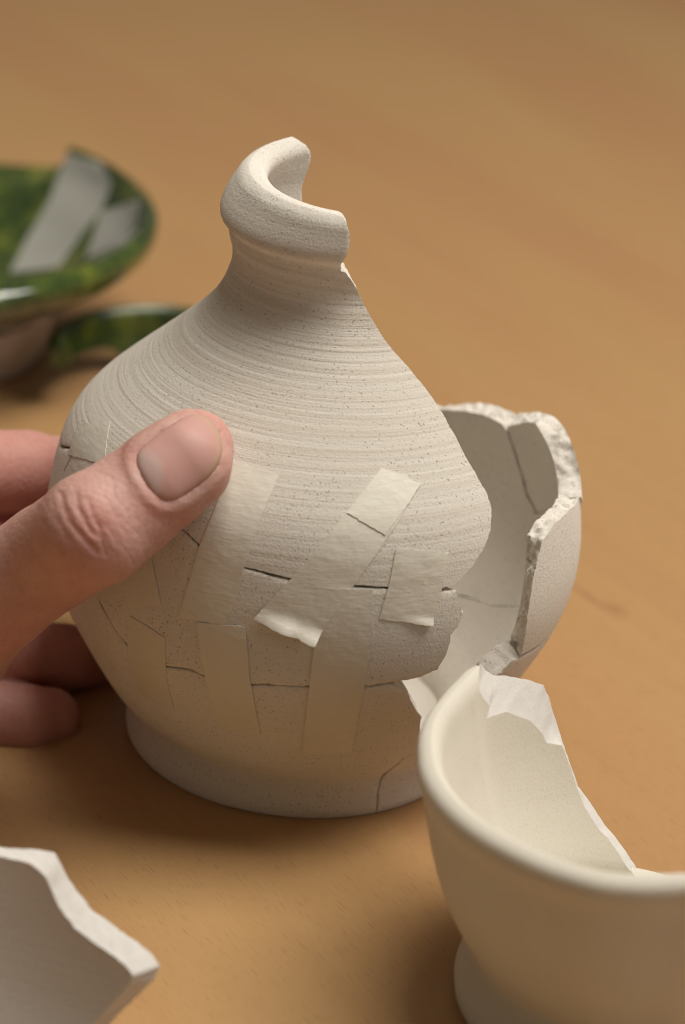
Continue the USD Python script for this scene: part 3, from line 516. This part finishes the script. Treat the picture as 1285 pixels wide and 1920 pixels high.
def surface_nets(f, lo, hi, h):
    n = np.ceil((hi - lo) / h).astype(int) + 1
    ax = [lo[k] + h * np.arange(n[k]) for k in range(3)]
    D = np.empty(n, np.float32)
    for i in range(n[0]):
        g = np.stack(np.meshgrid(ax[0][i:i + 1], ax[1], ax[2], indexing='ij'), -1)[0]; D[i] = f(g)
    S = D < 0
    cell = np.zeros(n - 1, bool); first = S[:-1, :-1, :-1]; allin, anyin = first.copy(), first.copy()
    corners = [(a, b, c) for a in (0, 1) for b in (0, 1) for c in (0, 1)]
    sl = lambda A, c: A[c[0]:A.shape[0] - 1 + c[0], c[1]:A.shape[1] - 1 + c[1], c[2]:A.shape[2] - 1 + c[2]]
    for c in corners: allin &= sl(S, c); anyin |= sl(S, c)
    act = np.argwhere(anyin & ~allin); idx = -np.ones(n - 1, int); idx[tuple(act.T)] = np.arange(len(act))
    acc, cnt = np.zeros((len(act), 3)), np.zeros(len(act))
    for c in corners:
        for k in range(3):
            if c[k]: continue
            e = list(c); e[k] = 1
            d0, d1 = D[tuple((act + c).T)], D[tuple((act + e).T)]
            m = (d0 < 0) != (d1 < 0); t = np.where(m, d0 / np.where(m, d0 - d1, 1), 0)
            P = np.array(c, float) + 0 * acc; P[:, k] += t
            acc[m] += P[m]; cnt += m
    V = lo + h * (act + acc / cnt[:, None]); quads = []
    for k in range(3):
        u, v = (k + 1) % 3, (k + 2) % 3
        e = [slice(None)] * 3; e2 = [slice(None)] * 3; e[k], e2[k] = slice(0, -1), slice(1, None)
        A = np.argwhere(S[tuple(e)] != S[tuple(e2)]); A = A[(A[:, u] > 0) & (A[:, v] > 0) & (A[:, u] < n[u] - 1) & (A[:, v] < n[v] - 1)]
        ins = S[tuple(A.T)]
        du, dv = np.eye(3, dtype=int)[u], np.eye(3, dtype=int)[v]
        q = np.stack([idx[tuple((A - du - dv).T)], idx[tuple((A - dv).T)], idx[tuple(A.T)], idx[tuple((A - du).T)]], 1)
        quads.append(np.where(ins[:, None], q, q[:, ::-1]))
    Q = np.vstack(quads)
    m = trimesh.Trimesh(V, np.vstack([Q[:, [0, 1, 2]], Q[:, [0, 2, 3]]]), process=False)
    if m.volume < 0: m.invert()
    return m
allj = np.array([p for c in (thumb, index, middle, ring, little) for p, r in c] + [at(-900, 1290, 625)])
hm = surface_nets(hand_sdf, allj.min(0) - 30, allj.max(0) + 14, 0.85)
trimesh.smoothing.filter_taubin(hm, iterations=8)
hm = hm.subdivide(); hm = trimesh.Trimesh(hm.vertices, hm.faces, process=True); trimesh.smoothing.filter_taubin(hm, iterations=4)
HV = hm.vertices.copy(); HN = hm.vertex_normals.copy()
hp = project(HV); facing = (HN @ FW < -0.15) & (((HV - CAM) @ FW) < 552)
def polyd(P, line):
    line = np.array(line, float); return np.array(shapely.distance(LineString(line), shapely.points(P)))
nail_px = np.array([(256, 852), (262, 841), (275, 829), (303, 806), (335, 785), (365, 774), (393, 784), (413, 810), (420, 838), (411, 872), (387, 901), (350, 927), (321, 941), (304, 938), (282, 917), (264, 888), (256, 867)], float)
disp = np.zeros(len(HV))
near = facing & (hp[:, 0] > -60) & (hp[:, 0] < 460) & (hp[:, 1] > 700) & (hp[:, 1] < 1250)
q = hp[near]; dd = np.zeros(len(q))
for line, wd, dep in ([[(114, 926), (118, 950), (128, 976), (153, 1005), (181, 1034)], 7, 0.55], [[(142, 928), (148, 955), (160, 982), (178, 1004)], 6, 0.5], [[(186, 985), (190, 1010), (199, 1040)], 6, 0.45], [[(165, 935), (172, 965), (186, 990)], 6, 0.3],
                      [[(100, 945), (108, 978), (128, 1012)], 8, 0.25], [[(20, 1180), (30, 1205), (40, 1225)], 8, 0.4]):
    dd -= 0.6 * dep * np.exp(-(polyd(q, line) / wd) ** 2)
wr = np.random.default_rng(7); ux, nx = np.array([0.848, -0.53]), np.array([0.53, 0.848])
for k in range(46):                                   # fine skin lines across the thumb
    t0, n0 = wr.uniform(-40, 290), wr.uniform(-75, 75); c0 = np.array([60, 1062]) + ux * t0 + nx * n0
    if t0 > 215 and n0 > -95: c0 = c0 - ux * 120
    L = wr.uniform(14, 46); b = wr.uniform(-10, 10); pts = [c0 + nx * (L * a) + ux * (b * a * a + wr.normal(0, 2)) for a in (-1, -0.33, 0.33, 1)]
    dd -= wr.uniform(0.02, 0.06) * np.exp(-(polyd(q, pts) / wr.uniform(3, 4.5)) ** 2)
npoly = Polygon(nail_px); din = np.array(shapely.distance(npoly.exterior, shapely.points(q))); ins = shapely.contains_xy(npoly, q[:, 0], q[:, 1])
dd -= 0.42 * np.exp(-(din / 6) ** 2) * np.where(ins, 1, 0.6); dd += np.where(ins, 0, 0.35) * np.exp(-((din - 17) / 10) ** 2); dd -= np.where(ins, 0.45, 0)
disp[near] = dd
hm.vertices = HV + HN * disp[:, None]
hand = thing('hand', 'bare hand holding the jug from the left, thumb pressed on its front', 'hand', tuple(thumb[-1][0]))
skin = put('hand_skin', hm, 'skin', hand, smooth=True)
red = np.zeros(len(HV))
for (x, y), rr, k in (((178, 985), 55, 0.45), ((285, 940), 40, 0.5), ((250, 860), 30, 0.35), ((395, 800), 45, 0.4), ((345, 985), 45, 0.35), ((120, 1080), 70, 0.2), ((20, 1190), 60, 0.45), ((300, 985), 60, 0.2)):
    red = np.maximum(red, np.where(near, k * np.exp(-((hp - (x, y)) ** 2).sum(1) / rr ** 2), 0))
red = np.where(((HV - CAM) @ FW) > 570, 0.45, red)
UsdGeom.PrimvarsAPI(skin).CreatePrimvar('redness', Sdf.ValueTypeNames.FloatArray, 'vertex').Set(red.astype(float).tolist())
# thumb nail: a curved plate over the nail bed
def on_hand(px):
    d = rays(px); d = d / np.linalg.norm(d, axis=-1, keepdims=True); t = np.full(len(px), 490.0)
    best, bt = np.full(len(px), 1e9), t.copy()
    for _ in range(70):
        f = hand_sdf(CAM + d * t[:, None]); b = f < best - 1e-3; best[b], bt[b] = f[b], t[b]; t = np.minimum(t + np.maximum(f, -1) * 0.9, 620)
    t = bt
    P = CAM + d * t[:, None]; e = 0.2
    N = np.stack([hand_sdf(P + e * k) - hand_sdf(P - e * k) for k in np.eye(3)], -1); N /= np.linalg.norm(N, axis=-1, keepdims=True)
    return P, N
def plate(px, lift, edge_drop, h=5.0, thick=0.5, ref=None):
    P0, _ = densify(px, px, 4.0); V, F = fill(P0, h)
    P, N = on_hand(V); d = np.array(shapely.distance((ref or Polygon(px)).exterior, shapely.points(V)))
    top = P + N * (lift - edge_drop * np.exp(-(d / 6.0)))[:, None]
    nb = len(P0); rim = np.arange(nb); r2 = np.roll(rim, -1); n = len(V)
    bot = top - N * thick
    Q = np.vstack([F, F[:, ::-1] + n, np.stack([rim, rim + n, r2 + n], 1), np.stack([rim, r2 + n, r2], 1)])
    m = trimesh.Trimesh(np.vstack([top, bot]), Q, process=False); m.fix_normals(); return m
def smooth_loop(P, n=120):
    P = np.vstack([P, P[:1]]); s = np.r_[0, np.cumsum(np.linalg.norm(np.diff(P, axis=0), axis=1))]
    return CubicSpline(s, P, bc_type='periodic')(np.linspace(0, s[-1], n, endpoint=False))
NP = smooth_loop(nail_px)
nm = plate(NP, 0.12, 0.4); q = project(nm.vertices)
tint = np.tile([0.58, 0.305, 0.265], (len(q), 1))
moon = np.clip((1.0 - np.hypot((q[:, 0] - 270) / 44, (q[:, 1] - 892) / 56)) * 3, 0, 1)[:, None]; tint = tint * (1 - moon) + moon * [0.575, 0.375, 0.335]
tipd = np.array(shapely.distance(LineString([(372, 772), (396, 782), (414, 810), (421, 838), (412, 872), (388, 902)]), shapely.points(q)))
tipw = np.exp(-(tipd / 9.0) ** 2)[:, None]; tint = tint * (1 - tipw) + tipw * [0.53, 0.36, 0.22]
nail = put('thumb_nail', nm, 'nail', hand, smooth=True)
UsdGeom.PrimvarsAPI(nail).CreatePrimvar('tint', Sdf.ValueTypeNames.Color3fArray, 'vertex').Set([Gf.Vec3f(*map(float, c)) for c in tint])
